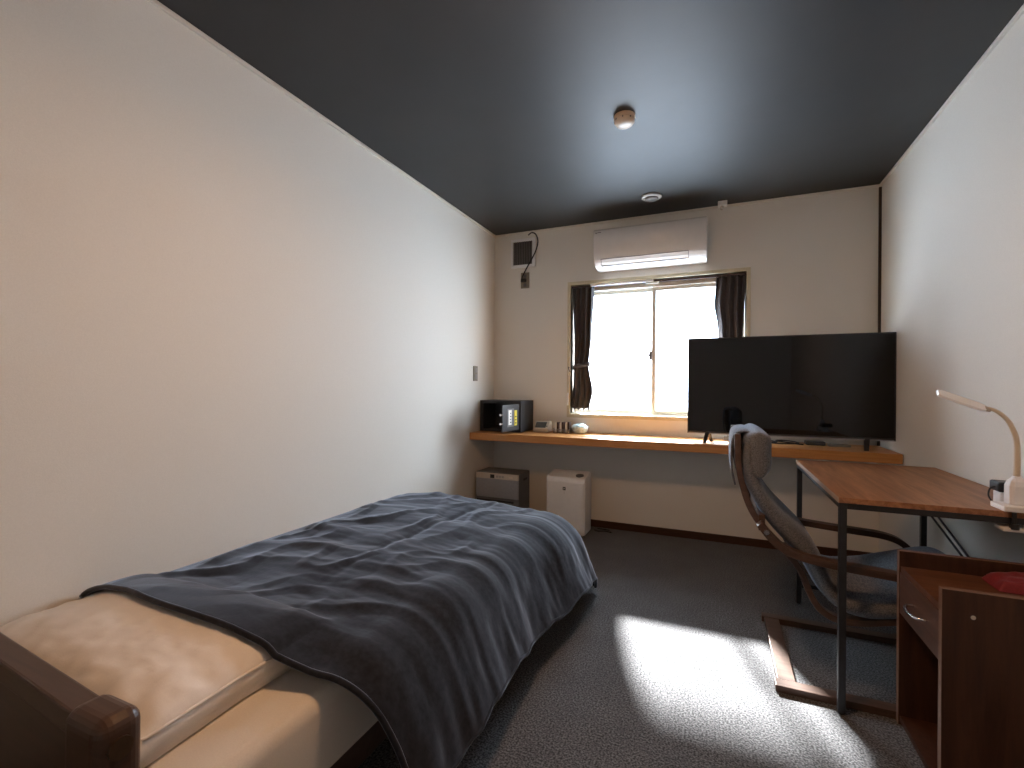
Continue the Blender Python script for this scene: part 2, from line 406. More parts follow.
lc = curtain('charcoal curtain tied back at the left side of the window', le, zl0, zl1, YB+0.024, 1.275, 4, 1)
re_ = lambda v: (interp([(0, 0.03), (.3, 0.060), (.62, 0.005), (.8, -0.018), (1, -0.006)], v), interp([(0, 0.165), (.35, 0.16), (1, 0.178)], v))
rc = curtain('charcoal curtain at the right side of the window behind the television', re_, zl0, zl1, YB+0.024, 1.235, 3.6, -1)
bm = bmesh.new(); tube(bm, [(-1.092, YB-0.013, 1.26), (-1.092, YB-0.030, 1.262), (-1.085, YB-0.034, 1.235), (-1.078, YB-0.026, 1.225)], 0.004)
obj('curtain_hook', bm, M['black'], lc)
cd = thing('pull_cord', 'thin pale pull cord with a white weight left of the window', 'cord', (-1.098, YB-0.020, 0.96))
bm = bmesh.new(); tube(bm, [(-1.098, YB-0.016, 1.26), (-1.098, YB-0.019, 1.15), (-1.0985, YB-0.020, 1.03)], 0.0018, 6)
obj('cord', bm, M['paper'], cd)
bm = bmesh.new(); lathe(bm, [(0.003, 1.06), (0.008, 1.05), (0.009, 0.965), (0.005, 0.955)], -1.0985, YB-0.0225, 12)
obj('weight', bm, M['lampwhite'], cd, smooth=True)

# ---------------------------------------------------------------- air conditioner
ac = thing('air_conditioner', 'white wall mounted air conditioner above the window', 'air conditioner', (-0.46, YB, 1.975))
AX0, AX1 = -0.853, -0.066
prof = [(3.700, 2.285), (3.52, 2.285), (3.492, 2.278), (3.482, 2.262), (3.480, 2.21), (3.485, 2.16), (3.497, 2.105), (3.514, 2.065), (3.536, 2.035), (3.565, 2.014), (3.605, 2.004), (3.700, 2.006)]
bm = bmesh.new()
fine = []
for i, (y, z) in enumerate(prof): fine.append((y, z))
L_ = [bm.verts.new((AX0, y, z)) for y, z in fine]; R_ = [bm.verts.new((AX1, y, z)) for y, z in fine]
n = len(fine)
for i in range(n): bm.faces.new((L_[i], L_[(i+1) % n], R_[(i+1) % n], R_[i]))
bm.faces.new(L_[::-1]); bm.faces.new(R_)
obj('housing', bm, M['ac'], ac, bevel=0.006, smooth=True)
# louver flap, follows the curved lower front
def pf(t):  # point on the lower curve
    pts = [(3.5175, 2.060), (3.5345, 2.037), (3.556, 2.0205)]
    i = min(int(t*2), 1); s = t*2-i
    return pts[i][0]+(pts[i+1][0]-pts[i][0])*s, pts[i][1]+(pts[i+1][1]-pts[i][1])*s
lx0, lx1 = AX0+0.055, AX1-0.121
bm = bmesh.new()
for a, b in ((0, .5), (.5, 1)):
    (ya, za), (yb, zb) = pf(a), pf(b)
    vs = [bm.verts.new(p) for p in ((lx0, ya-.004, za), (lx1, ya-.004, za), (lx1, yb-.004, zb), (lx0, yb-.004, zb), (lx0, ya+.004, za), (lx1, ya+.004, za), (lx1, yb+.004, zb), (lx0, yb+.004, zb))]
    for f in ((0, 1, 2, 3), (4, 7, 6, 5), (0, 4, 5, 1), (1, 5, 6, 2), (2, 6, 7, 3), (3, 7, 4, 0)): bm.faces.new([vs[i] for i in f])
obj('louver_flap', bm, M['ac'], ac)
bm = bmesh.new()
(y0_, z0_), (y1_, z1_) = pf(0), pf(1)
for q in ((lx0-.003, lx1+.003, y0_-.0052, y0_+.004, z0_, z0_+.0035), (lx0-.003, lx1+.003, y1_-.0052, y1_+.004, z1_-.0035, z1_)): box(bm, *q)
for xx in (lx0-.003, lx1):
    tube(bm, [(xx+.0015, pf(t)[0]-.003, pf(t)[1]) for t in (0, .5, 1)], 0.0020, 6, 1)
obj('louver_gap', bm, M['midgrey'], ac, label='dark slit around the louver')
obj('brand_mark', B((AX0+0.018, AX0+0.030, 3.4795, 3.4825, 2.248, 2.254), (AX0+0.033, AX0+0.060, 3.4795, 3.4825, 2.250, 2.2545)), M['midgrey'], ac, label='small dark mark')

# ---------------------------------------------------------------- exhaust vent, outlet, cord
v = thing('exhaust_vent', 'square white exhaust vent with dark slats high in the left corner', 'vent', (-1.50, YB, 2.105))
vx0, vx1, vz0, vz1 = -1.612, -1.390, 2.108, 2.350
obj('frame', B((vx0, vx0+0.020, YB-0.018, YB, vz0, vz1), (vx1-0.030, vx1, YB-0.018, YB, vz0, vz1), (vx0+.02, vx1-.03, YB-0.018, YB, vz0, vz0+0.024),
               (vx0+.02, vx1-.03, YB-0.018, YB, vz1-0.024, vz1)), M['lampwhite'], v, bevel=0.003)
obj('backing', B(vx0+.015, vx1-.025, YB-0.005, YB-0.001, vz0+.02, vz1-.02), M['darkvent'], v)
for i in range(11):
    x = vx0+0.026+i*0.0155
    obj('slat', B(x, x+0.006, YB-0.015, YB-0.004, vz0+.023, vz1-.023), M['slat'], v)
o = thing('wall_outlet', 'small beige wall outlet below the exhaust vent', 'outlet', (-1.485, YB, 1.93))
obj('plate', B(-1.523, -1.447, YB-0.008, YB, 1.933, 2.065), M['plate'], o, bevel=0.003)
for z in (1.945, 2.02): obj('socket', B(-1.498, -1.472, YB-0.0095, YB-0.006, z, z+0.03), M['midgrey'], o, bevel=0.001)
pc = thing('looped_cord', 'black cord looping from the exhaust vent to the outlet', 'cord', (-1.495, YB-0.02, 1.985))
bm = bmesh.new(); tube(bm, [(-1.452, YB-0.022, 2.372), (-1.42, YB-0.024, 2.388), (-1.385, YB-0.024, 2.37), (-1.366, YB-0.023, 2.31), (-1.385, YB-0.024, 2.23),
                        (-1.43, YB-0.025, 2.15), (-1.475, YB-0.022, 2.08), (-1.503, YB-0.02, 2.03), (-1.508, YB-0.022, 2.00)], 0.0055, 8)
obj('cord', bm, M['black'], pc, smooth=True)
obj('plug', B(-1.515, -1.470, YB-0.034, YB-0.009, 1.982, 2.012), M['black'], pc, bevel=0.005)
sp = thing('wall_switch', 'small grey wall switch plate on the left wall above the shelf', 'switch', (XL, 3.35, 1.15))
obj('plate', B(XL, XL+0.007, 3.316, 3.386, 1.147, 1.266), M['plate'], sp, bevel=0.002)
for z in (1.163, 1.213):
    obj('switch_button', B(XL+0.006, XL+0.012, 3.334, 3.368, z, z+0.038), M['grey'], sp, bevel=0.001)

# ---------------------------------------------------------------- ceiling fittings
d = thing('smoke_detector', 'round ivory smoke detector on the middle of the dark ceiling', 'smoke detector', (-0.415, 2.305, H))
bm = bmesh.new(); lathe(bm, [(0.050, H), (0.052, H-0.012), (0.050, H-0.016), (0.0, H-0.016)][:3], -0.415, 2.305); obj('base', bm, M['detector'], d, smooth=False)
bm = bmesh.new(); lathe(bm, [(0.046, H-0.016), (0.048, H-0.030), (0.040, H-0.042), (0.020, H-0.046), (0.001, H-0.047)], -0.415, 2.305); obj('cap', bm, M['detector'], d, smooth=True)
for i in range(8):
    bm = bmesh.new(); a = 2*PI*i/8; cyl(bm, (-0.415+0.0455*math.cos(a), 2.305+0.0455*math.sin(a), H-0.024), (-0.415+0.0495*math.cos(a), 2.305+0.0495*math.sin(a), H-0.024), 0.004, n=8)
    obj('vent_hole', bm, M['midgrey'], d)
d = thing('heat_sensor', 'flat round grey sensor on the ceiling in front of the air conditioner', 'sensor', (-0.415, 3.335, H))
bm = bmesh.new(); lathe(bm, [(0.066, H), (0.068, H-0.010), (0.060, H-0.016), (0.001, H-0.017)], -0.415, 3.335); obj('rim', bm, M['grey'], d, smooth=True)
bm = bmesh.new(); lathe(bm, [(0.044, H-0.014), (0.042, H-0.026), (0.001, H-0.029)], -0.415, 3.335); obj('cap', bm, M['midgrey'], d, smooth=True)
d = thing('ceiling_sensor', 'tiny white square sensor box at the ceiling edge right of the air conditioner', 'sensor', (0.030, 3.62, H))
obj('box', B(0.002, 0.062, 3.60, 3.66, H-0.030, H), M['white'], d, bevel=0.003)
bm = bmesh.new(); cyl(bm, (0.030, 3.63, H-0.028), (0.026, 3.615, H-0.056), 0.011, 0.009, 12); obj('lens', bm, M['beige'], d)

# ---------------------------------------------------------------- long shelf
SH = 0.742
sf = obj('wall_shelf', B(XL+0.001, 0.9515, 3.2645, YB-0.0005, 0.687, SH), M['shelf'], bevel=0.002)
tag(sf, 'long orange pine shelf running along the whole back wall', 'shelf')

# ---------------------------------------------------------------- safe
s = thing('safe', 'small black safe standing open at the left end of the shelf', 'safe', (-1.58, 3.55, SH))
sx0, sx1, sy0, sy1, sz0, sz1 = -1.755, -1.400, 3.415, 3.690, SH+0.004, SH+0.250
t = 0.014
obj('body', B((sx0, sx1, sy0+t, sy1, sz0, sz0+t), (sx0, sx1, sy0+t, sy1, sz1-t, sz1), (sx0, sx0+t, sy0+t, sy1, sz0+t, sz1-t), (sx1-t, sx1, sy0+t, sy1, sz0+t, sz1-t),
            (sx0+t, sx1-t, sy1-t, sy1, sz0+t, sz1-t), (sx0, sx0+0.028, sy0, sy0+t, sz0, sz1), (sx1-0.028, sx1, sy0, sy0+t, sz0, sz1),
            (sx0+.028, sx1-.028, sy0, sy0+t, sz0, sz0+0.022), (sx0+.028, sx1-.028, sy0, sy0+t, sz1-0.022, sz1)), M['safe'], s)
for x in (sx0+.03, sx1-.05):
    for y in (sy0+.03, sy1-.05):
        obj('foot', B(x, x+.02, y, y+.02, SH, sz0), M['black'], s)
# open door: hinged on the right, swung towards the room
hx, hy = sx1-0.010, sy0-0.002; ang = math.radians(3); Ld = 0.285
dv = Vector((-math.sin(ang), -math.cos(ang), 0)); nv = Vector((math.cos(ang), -math.sin(ang), 0))
def dbox(bm, s0, s1, n0, n1, z0, z1):
    vs = []
    for a in (s0, s1):
        for b in (n0, n1):
            for z in (z0, z1): vs.append(bm.verts.new(Vector((hx, hy, z)) + dv*a + nv*b))
    for f in ((0, 1, 3, 2), (4, 6, 7, 5), (0, 4, 5, 1), (2, 3, 7, 6), (0, 2, 6, 4), (1, 5, 7, 3)): bm.faces.new([vs[i] for i in f])
bm = bmesh.new(); dbox(bm, 0.0, Ld, -0.012, 0.0, sz0+0.024, sz1-0.024)
door = obj('door', bm, M['safe'], s, bevel=0.002)
bm = bmesh.new(); dbox(bm, 0.10, 0.215, 0.0, 0.0035, sz0+0.055, sz1-0.055); obj('keypad_panel', bm, M['midgrey'], door, bevel=0.001)
bm = bmesh.new(); dbox(bm, 0.145, 0.195, 0.0035, 0.0050, sz0+0.070, sz1-0.065); obj('white_label', bm, M['paper'], door, label='white label on the door')
bm = bmesh.new(); dbox(bm, 0.045, 0.090, 0.0, 0.0015, sz0+0.060, sz1-0.070); obj('yellow_label', bm, M['yellow'], door, label='yellow label on the door')
bm = bmesh.new()
for k in range(4): dbox(bm, 0.152+0.004*(k % 2), 0.172, 0.0050, 0.0056, sz0+0.085+k*0.022, sz0+0.094+k*0.022)
obj('printing', bm, M['black'], door)
bm = bmesh.new()
for k in range(3): dbox(bm, 0.055, 0.080, 0.0015, 0.0021, sz0+0.075+k*0.024, sz0+0.084+k*0.024)
obj('printing', bm, M['black'], door)
for z in (sz0+0.085, sz0+0.150):
    bm = bmesh.new(); p = Vector((hx, hy, z)) + dv*Ld - nv*0.006; cyl(bm, p, p+dv*0.022, 0.009, n=14); obj('bolt', bm, M['chrome'], door)

# ---------------------------------------------------------------- desk phone / clock
c = thing('desk_clock', 'beige desk clock with a slanted grey display beside the safe', 'clock', (-1.275, 3.60, SH))
bm = bmesh.new()
px0, px1 = -1.343, -1.218
pr_ = [(3.540, SH), (3.535, SH+0.030), (3.590, SH+0.085), (3.640, SH+0.085), (3.650, SH)]
L_ = [bm.verts.new((px0, y, z)) for y, z in pr_]; R_ = [bm.verts.new((px1, y, z)) for y, z in pr_]
for i in range(5): bm.faces.new((L_[i], L_[(i+1) % 5], R_[(i+1) % 5], R_[i]))
bm.faces.new(L_[::-1]); bm.faces.new(R_)
obj('housing', bm, M['beige'], c, bevel=0.005)
bm = bmesh.new()
def sl(tt, off): return (3.535+(3.590-3.535)*tt - off*0.707, SH+0.030+0.055*tt + off*0.707)
q = []
for off in (-0.002, 0.002):
    for tt in (0.12, 0.88):
        for x in (px0+0.014, px1-0.022):
            y, z = sl(tt, off); q.append(bm.verts.new((x, y, z)))
for f in ((0, 1, 3, 2), (4, 6, 7, 5), (0, 4, 5, 1), (2, 3, 7, 6), (0, 2, 6, 4), (1, 5, 7, 3)): bm.faces.new([q[i] for i in f])
obj('display', bm, M['lcd'], c)
bm = bmesh.new(); cyl(bm, (px1-0.011, 3.548, SH+0.047), (px1-0.011, 3.543, SH+0.051), 0.005, n=12); obj('button', bm, M['midgrey'], c)

# ---------------------------------------------------------------- packet holder with packets, wrapped bowl
hd = thing('packet_holder', 'clear holder tray between the desk clock and the blue bowl', 'holder', (-1.10, 3.58, SH))
gx0, gx1, gy0, gy1 = -1.172, -1.040, 3.535, 3.615
obj('tray', B((gx0, gx1, gy0, gy1, SH, SH+0.004), (gx0, gx1, gy0, gy0+0.003, SH+.004, SH+0.032), (gx0, gx1, gy1-.003, gy1, SH+.004, SH+0.045),
              (gx0, gx0+.003, gy0+.003, gy1-.003, SH+.004, SH+0.040), (gx1-.003, gx1, gy0+.003, gy1-.003, SH+.004, SH+0.040)), M['clear'], hd)
for x in (-1.130, -1.086): obj('divider', B(x, x+0.0025, gy0+.003, gy1-.003, SH+.004, SH+0.040), M['clear'], hd)
pk = [(-1.163, -1.151, 'white'), (-1.148, -1.134, 'brown'), (-1.124, -1.111, 'white'), (-1.108, -1.091, 'brown'), (-1.080, -1.064, 'white'), (-1.061, -1.046, 'brown')]
wh = {'white': 'packet standing in the clear holder', 'brown': ''}
desc = ['narrow white packet at the left end of the clear holder', 'dark brown packet second from the left in the clear holder', 'white packet third from the left in the clear holder',
        'dark brown packet near the middle of the clear holder', 'white packet near the right end of the clear holder', 'dark brown packet at the right end of the clear holder']
for i, (a, b, k) in enumerate(pk):
    hgt = [0.078, 0.086, 0.080, 0.088, 0.082, 0.090][i]
    bm = bmesh.new(); box(bm, a, b, gy0+0.010, gy1-0.014, SH+0.0045, SH+hgt)
    o_ = obj('packet', bm, M['paper'] if k == 'white' else M['brownpack'], bevel=0.003)
    tag(o_, desc[i], 'packet', 'packets in the clear holder')
bw = thing('bowl', 'pale blue translucent bowl on the shelf under the left curtain', 'bowl', (-0.965, 3.60, SH))
bm = bmesh.new(); lathe(bm, [(0.036, SH), (0.052, SH+0.012), (0.064, SH+0.035), (0.066, SH+0.058), (0.062, SH+0.058), (0.058, SH+0.034), (0.045, SH+0.014), (0.001, SH+0.010)], -0.975, 3.595, 36)
obj('body', bm, M['bluewhite'], bw, smooth=True)
bm = bmesh.new(); N_ = 24; rings = []
for r, z in ((0.061, SH+0.055), (0.050, SH+0.064), (0.03, SH+0.070), (0.004, SH+0.072)):
    rings.append([bm.verts.new((-0.975+r*math.cos(2*PI*i/N_), 3.595+r*math.sin(2*PI*i/N_), z+0.006*math.sin(5*i+r*100))) for i in range(N_)])
for A, D in zip(rings, rings[1:]):
    for j in range(N_): bm.faces.new((A[j], A[(j+1) % N_], D[(j+1) % N_], D[j]))
bm.faces.new(rings[-1])
obj('wrap', bm, M['bluewhite'], bw, smooth=True, solid=0.0015)

# ---------------------------------------------------------------- heater under shelf
h = thing('fan_heater', 'silver grey fan heater on the floor under the left end of the shelf', 'heater', (-1.55, 3.44, 0))
fx0, fx1, fy0, fy1, fz = -1.735, -1.366, 3.305, 3.535, 0.437
obj('body', B((fx0, fx1, fy0+0.012, fy1, 0.02, fz)), M['midgrey'], h, bevel=0.008)
obj('base', B(fx0-0.012, fx1+0.012, fy0-0.01, fy1+0.01, 0.0, 0.022), M['black'], h, bevel=0.004)
obj('front_panel', B(fx0+0.004, fx1-0.004, fy0, fy0+0.014, 0.245, fz-0.050), M['silver'], h, bevel=0.002)
cp = obj('control_panel', B(fx0+0.004, fx1-0.004, fy0-0.002, fy0+0.016, fz-0.048, fz-0.006), M['beige'], h, bevel=0.003)
obj('display', B(fx0+0.13, fx0+0.165, fy0-0.004, fy0, fz-0.042, fz-0.014), M['black'], cp)
bm = bmesh.new()
for k in range(3): box(bm, fx0+0.18+k*0.024, fx0+0.198+k*0.024, fy0-0.004, fy0, fz-0.036, fz-0.020)
obj('button_row', bm, M['grey'], cp)
bm = bmesh.new()
box(bm, fx0+0.286, fx0+0.32, fy0-0.004, fy0, fz-0.034, fz-0.022); obj('power_button', bm, M['detector'], cp, bevel=0.002)
obj('outlet_grille', B([(fx0+0.012, fx1-0.045, fy0+0.004, fy0+0.013, 0.03+k*0.026, 0.044+k*0.026) for k in range(8)][0], *[(fx0+0.012, fx1-0.045, fy0+0.004, fy0+0.013, 0.03+k*0.026, 0.044+k*0.026) for k in range(1, 8)]), M['black'], h)
obj('side_handle', B(fx1-0.002, fx1+0.004, 3.40, 3.47, 0.375, 0.392), M['black'], h, bevel=0.002)

# ---------------------------------------------------------------- air purifier
a = thing('air_purifier', 'tall white air purifier under the shelf beside the bed foot', 'air purifier', (-1.03, 3.46, 0))
ax0, ax1, ay0, ay1 = -1.172, -0.876, 3.385, 3.575
bm = bmesh.new()
prf = [(ay0+0.006, 0.012), (ay0, 0.06), (ay0, 0.405), (ay0+0.010, 0.428), (ay0+0.03, 0.436), (ay1-0.01, 0.458), (ay1, 0.450), (ay1, 0.012)]
L_ = [bm.verts.new((ax0, y, z)) for y, z in prf]; R_ = [bm.verts.new((ax1, y, z)) for y, z in prf]; n = len(prf)
for i in range(n): bm.faces.new((L_[i], L_[(i+1) % n], R_[(i+1) % n], R_[i]))
bm.faces.new(L_[::-1]); bm.faces.new(R_)
obj('body', bm, M['white'], a, bevel=0.014, seg=4, smooth=True)
obj('front_panel', B(ax0+0.010, ax1-0.010, ay0-0.006, ay0+0.004, 0.04, 0.400), M['white'], a, bevel=0.005)
obj('base', B(ax0+0.02, ax1-0.02, ay0+0.02, ay1-0.02, 0.0, 0.014), M['grey'], a)
em = obj('emblem', B(-1.043, -1.021, ay0-0.0075, ay0-0.005, 0.337, 0.361), M['black'], a, label='small black square emblem')
bm = bmesh.new(); x_, z_ = -1.032, 0.349
box(bm, x_-0.005, x_-0.002, ay0-0.0085, ay0-0.007, z_-0.007, z_+0.006); box(bm, x_-0.002, x_+0.004, ay0-0.0085, ay0-0.007, z_+0.002, z_+0.005); box(bm, x_+0.002, x_+0.005, ay0-0.0085, ay0-0.007, z_-0.003, z_+0.003)
obj('emblem_mark', bm, M['paper'], em)
bm = bmesh.new()
for dz in (0.322, 0.312): box(bm, -1.034, -1.030, ay0-0.0075, ay0-0.005, dz, dz+0.004)
obj('indicator', bm, M['grey'], a)
bm = bmesh.new(); N_ = 24
ctr = Vector((-0.930, ay0+0.055, 0.4435)); tx = Vector((1, 0, 0)); ty = Vector((0, 0.955, 0.155)).normalized(); nn = tx.cross(ty)
for off, sc in ((-0.004, 1), (0.0015, 1)):
    pass
A = [bm.verts.new(ctr - nn*0.006 + tx*0.030*math.cos(2*PI*i/N_) + ty*0.032*math.sin(2*PI*i/N_)) for i in range(N_)]
D = [bm.verts.new(ctr + nn*0.0025 + tx*0.030*math.cos(2*PI*i/N_) + ty*0.032*math.sin(2*PI*i/N_)) for i in range(N_)]
for i in range(N_): bm.faces.new((A[i], A[(i+1) % N_], D[(i+1) % N_], D[i]))
bm.faces.new(A[::-1]); bm.faces.new(D)
obj('control_dial', bm, M['midgrey'], a)
# cable on the floor behind
bm = bmesh.new(); tube(bm, [(-0.86, 3.60, 0.006), (-0.82, 3.57, 0.008), (-0.77, 3.60, 0.006), (-0.72, 3.57, 0.010), (-0.75, 3.63, 0.006), (-0.80, 3.62, 0.012), (-0.84, 3.64, 0.006)], 0.004, 8)
tag(obj('floor_cable', bm, M['black'], smooth=True), 'black cable lying coiled on the carpet right of the air purifier', 'cable')

# ---------------------------------------------------------------- television
tv = thing('television', 'large black flat screen television on the right part of the shelf', 'television', (0.385, 3.44, SH))
tx0, tx1, tz0, tz1, ty_ = -0.177, 0.957, 0.800, 1.436, 3.400
obj('rear_housing', B((tx0+0.004, tx1-0.004, ty_+0.012, ty_+0.030, tz0+0.004, tz1-0.004), (tx0+0.12, tx1-0.12, ty_+0.030, ty_+0.070, tz0+0.03, tz1-0.22)), M['black'], tv, bevel=0.005)
obj('screen', B(tx0+0.006, tx1-0.006, ty_+0.0008, ty_+0.010, tz0+0.016, tz1-0.006), M['screen'], tv)
obj('bezel', B((tx0, tx0+0.006, ty_, ty_+0.014, tz0, tz1), (tx1-0.006, tx1, ty_, ty_+0.014, tz0, tz1), (tx0+.006, tx1-.006, ty_, ty_+0.014, tz1-0.006, tz1),
               (tx0+.006, tx1-.006, ty_, ty_+0.014, tz0+0.006, tz0+0.016)), M['bezel'], tv)
obj('bottom_strip', B(tx0+.006, tx1-.006, ty_-0.001, ty_+0.014, tz0, tz0+0.006), M['silver'], tv, label='thin silver strip under the screen')
for x in (-0.050, 0.825):
    bm = bmesh.new()
    for (ya, yb, sx) in ((ty_-0.060, ty_-0.042, -0.020), (ty_+0.105, ty_+0.123, 0.020)):
        vs = [bm.verts.new(p) for p in ((x+sx-.011, ya, SH), (x+sx+.011, ya, SH), (x+sx+.011, yb, SH), (x+sx-.011, yb, SH),
                                        (x-.014, ty_+0.012, tz0+0.02), (x+.014, ty_+0.012, tz0+0.02), (x+.014, ty_+0.034, tz0+0.02), (x-.014, ty_+0.034, tz0+0.02))]
        for f in ((3, 2, 1, 0), (4, 5, 6, 7), (0, 1, 5, 4), (1, 2, 6, 5), (2, 3, 7, 6), (3, 0, 4, 7)): bm.faces.new([vs[i] for i in f])
    obj('foot', bm, M['black'], tv, bevel=0.002)
# small electronics behind the television
o = thing('power_strip', 'grey power strip on the shelf behind the television', 'power strip', (0.17, 3.62, SH))
obj('body', B(0.05, 0.30, 3.60, 3.645, SH, SH+0.028), M['grey'], o, bevel=0.004)
for k in range(4): obj('socket', B(0.07+k*0.055, 0.10+k*0.055, 3.61, 3.635, SH+0.027, SH+0.030), M['midgrey'], o)
bm = bmesh.new(); tube(bm, [(0.30, 3.62, SH+0.012), (0.37, 3.56, SH+0.010), (0.33, 3.50, SH+0.008), (0.42, 3.48, SH+0.008), (0.49, 3.53, SH+0.012), (0.43, 3.58, SH+0.018), (0.36, 3.53, SH+0.020), (0.45, 3.49, SH+0.012), (0.51, 3.485, SH+0.006)], 0.004, 8)
tag(obj('tv_cable', bm, M['black'], smooth=True), 'tangle of black cable on the shelf under the television', 'cable')
o = thing('set_top_box', 'small black box on the shelf under the television', 'box', (0.56, 3.56, SH))
obj('case', B(0.53, 0.635, 3.52, 3.60, SH+0.002, SH+0.024), M['black'], o, bevel=0.003)
obj('front', B(0.532, 0.633, 3.518, 3.521, SH+0.006, SH+0.020), M['midgrey'], o)
for x in (0.54, 0.615):
    for y in (3.53, 3.58): obj('foot', B(x, x+0.01, y, y+0.01, SH, SH+0.003), M['midgrey'], o)
o = thing('remote_control', 'slim pale grey remote control lying under the television', 'remote control', (0.70, 3.52, SH))
obj('body', B(0.645, 0.765, 3.500, 3.540, SH, SH+0.016), M['grey'], o, bevel=0.005)
bm = bmesh.new()
for i in range(6):
    for j in range(2): box(bm, 0.655+i*0.017, 0.664+i*0.017, 3.507+j*0.014, 3.515+j*0.014, SH+0.0155, SH+0.0175)
obj('button_pad', bm, M['midgrey'], o)

# ---------------------------------------------------------------- desk
dk = thing('desk', 'brown wood topped desk with black metal legs against the right wall', 'desk', (0.65, 2.36, 0))
DX0, DX1, DY0, DY1, DZ = 0.381, 0.948, 1.905, 2.836, 0.735
dt = obj('desktop', B(DX0+0.002, DX1, DY0, DY1, DZ-0.018, DZ), M['desk'], dk, bevel=0.001)
obj('edge_band', B(DX0, DX0+0.002, DY0, DY1, DZ-0.018, DZ-0.0005), M['deskedge'], dt, label='pale edge band')
q = 0.022
for x in (DX0+0.004, DX1-0.008-q):
    for y in (DY0+0.004, DY1-0.004-q):
        if x > 0.6 and y > 2: x = 0.890
        lg = obj('leg', B(x, x+q, y, y+q, 0.006, DZ-0.018), M['blackmetal'], dk, bevel=0.0015)
        bm = bmesh.new(); cyl(bm, (x+q/2, y+q/2, 0), (x+q/2, y+q/2, 0.008), 0.010, n=16); obj('foot_cap', bm, M['black'], lg)
z0, z1 = DZ-0.018-0.020, DZ-0.018
obj('apron_frame', B((DX0+.004+q, DX1-.008-q, DY0+.004, DY0+.004+q, z0, z1), (DX0+.004+q, 0.890, DY1-.004-q, DY1-.004, z0, z1),
                     (DX0+.004, DX0+.004+q, DY0+.004+q, DY1-.004-q, z0, z1), (DX1-.008-q, DX1-.008, DY0+.004+q, DY1-.004, z0, z1)), M['blackmetal'], dk, bevel=0.001)
obj('foot_rail', B(DX0+.004+q, 0.890, DY1-.004-q, DY1-.004, 0.085, 0.103), M['blackmetal'], dk, bevel=0.001)
for dx in (0.0, 0.012):
    bm = bmesh.new(); cyl(bm, (0.922+dx*0.8, 2.83-dx*3, 0.525+dx), (0.926, 1.93-dx*2, 0.250+dx), 0.0045, n=10)
    obj('brace_rod', bm, M['blackmetal'], dk)

# ---------------------------------------------------------------- armchair
ch = thing('armchair', 'high backed brown bentwood armchair with grey cushions facing the desk', 'chair', (0.45, 2.27, 0))
backp = [(0.077, 0.925), (0.078, 0.86), (0.084, 0.78), (0.114, 0.665), (0.160, 0.582), (0.225, 0.512), (0.275, 0.455), (0.302, 0.400), (0.323, 0.345), (0.355, 0.298), (0.405, 0.274), (0.47, 0.276), (0.56, 0.297), (0.68, 0.335), (0.80, 0.375), (0.86, 0.372)]
armp = [(0.150, 0.600), (0.195, 0.545), (0.245, 0.510), (0.31, 0.492), (0.42, 0.480), (0.56, 0.470), (0.67, 0.462), (0.735, 0.440), (0.775, 0.395), (0.790, 0.33), (0.795, 0.20), (0.790, 0.10), (0.768, 0.045), (0.725, 0.018), (0.66, 0.0125), (0.50, 0.0125), (0.35, 0.0125), (0.205, 0.0125)]
CY0, CY1 = 1.960, 2.575
for y in (CY0+0.055, CY1-0.055-0.038):
    bm = bmesh.new(); strip(bm, backp, 0.022, y, y+0.038); obj('seat_rail', bm, M['chairwood'], ch, bevel=0.002)
for y in (CY0, CY1-0.050):
    bm = bmesh.new(); strip(bm, armp, 0.025, y, y+0.050); arm = obj('arm_and_leg', bm, M['chairwood'], ch, bevel=0.002)
    bm = bmesh.new(); yy = y-0.001 if y < 2.2 else y+0.051
    cyl(bm, (0.172, yy-0.003, 0.575), (0.172, yy+0.003, 0.575), 0.009, n=14); obj('bolt', bm, M['chrome'], arm)
obj('crossbar', B(0.215, 0.275, CY0+0.050, CY1-0.050, 0.002, 0.024), M['chairwood'], ch, bevel=0.002)
obj('crossbar', B(0.150, 0.172, CY0+0.050, CY1-0.050, 0.565, 0.625), M['chairwood'], ch, bevel=0.002)
obj('crossbar', B(0.60, 0.66, CY0+0.093, CY1-0.093, 0.296, 0.314), M['chairwood'], ch, bevel=0.002)
obj('crossbar', B(0.070, 0.092, CY0+0.093, CY1-0.093, 0.845, 0.905), M['chairwood'], ch, bevel=0.002)
bm = bmesh.new()
cp_ = [(0.120, 0.90), (0.118, 0.80), (0.150, 0.705), (0.200, 0.622), (0.262, 0.552), (0.318, 0.492), (0.350, 0.425), (0.378, 0.370), (0.425, 0.334), (0.49, 0.325), (0.58, 0.342), (0.68, 0.375), (0.78, 0.408), (0.855, 0.418)]
def thk(u): return 0.062 + 0.018*math.exp(-((u-0.32)/0.14)**2) + 0.035*max(0, min(1, (u-0.55)/0.15))
puff_strip(bm, cp_, thk, CY0+0.040, CY1-0.040)
cu = obj('seat_cushion', bm, M['chairfab'], ch, smooth=True, subsurf=1)
bm = bmesh.new()
hp = [(0.154, 0.758), (0.150, 0.80), (0.148, 0.85), (0.149, 0.905), (0.150, 0.938)]
def hth(u): return 0.100*math.sqrt(max(0.02, 1-(2*abs(u-0.5))**3.2)) + 0.004
puff_strip(bm, hp, hth, CY0+0.035, CY1-0.035, power=7)
hr = obj('headrest', bm, M['chairfab'], ch, smooth=True, subsurf=1)
bm = bmesh.new()
strip(bm, [(0.128, 0.926), (0.100, 0.930), (0.068, 0.915), (0.058, 0.86), (0.060, 0.77), (0.072, 0.715)], 0.007, CY0+0.125, CY1-0.125)
obj('headrest_flap', bm, M['chairfab'], hr, bevel=0.003, smooth=True)

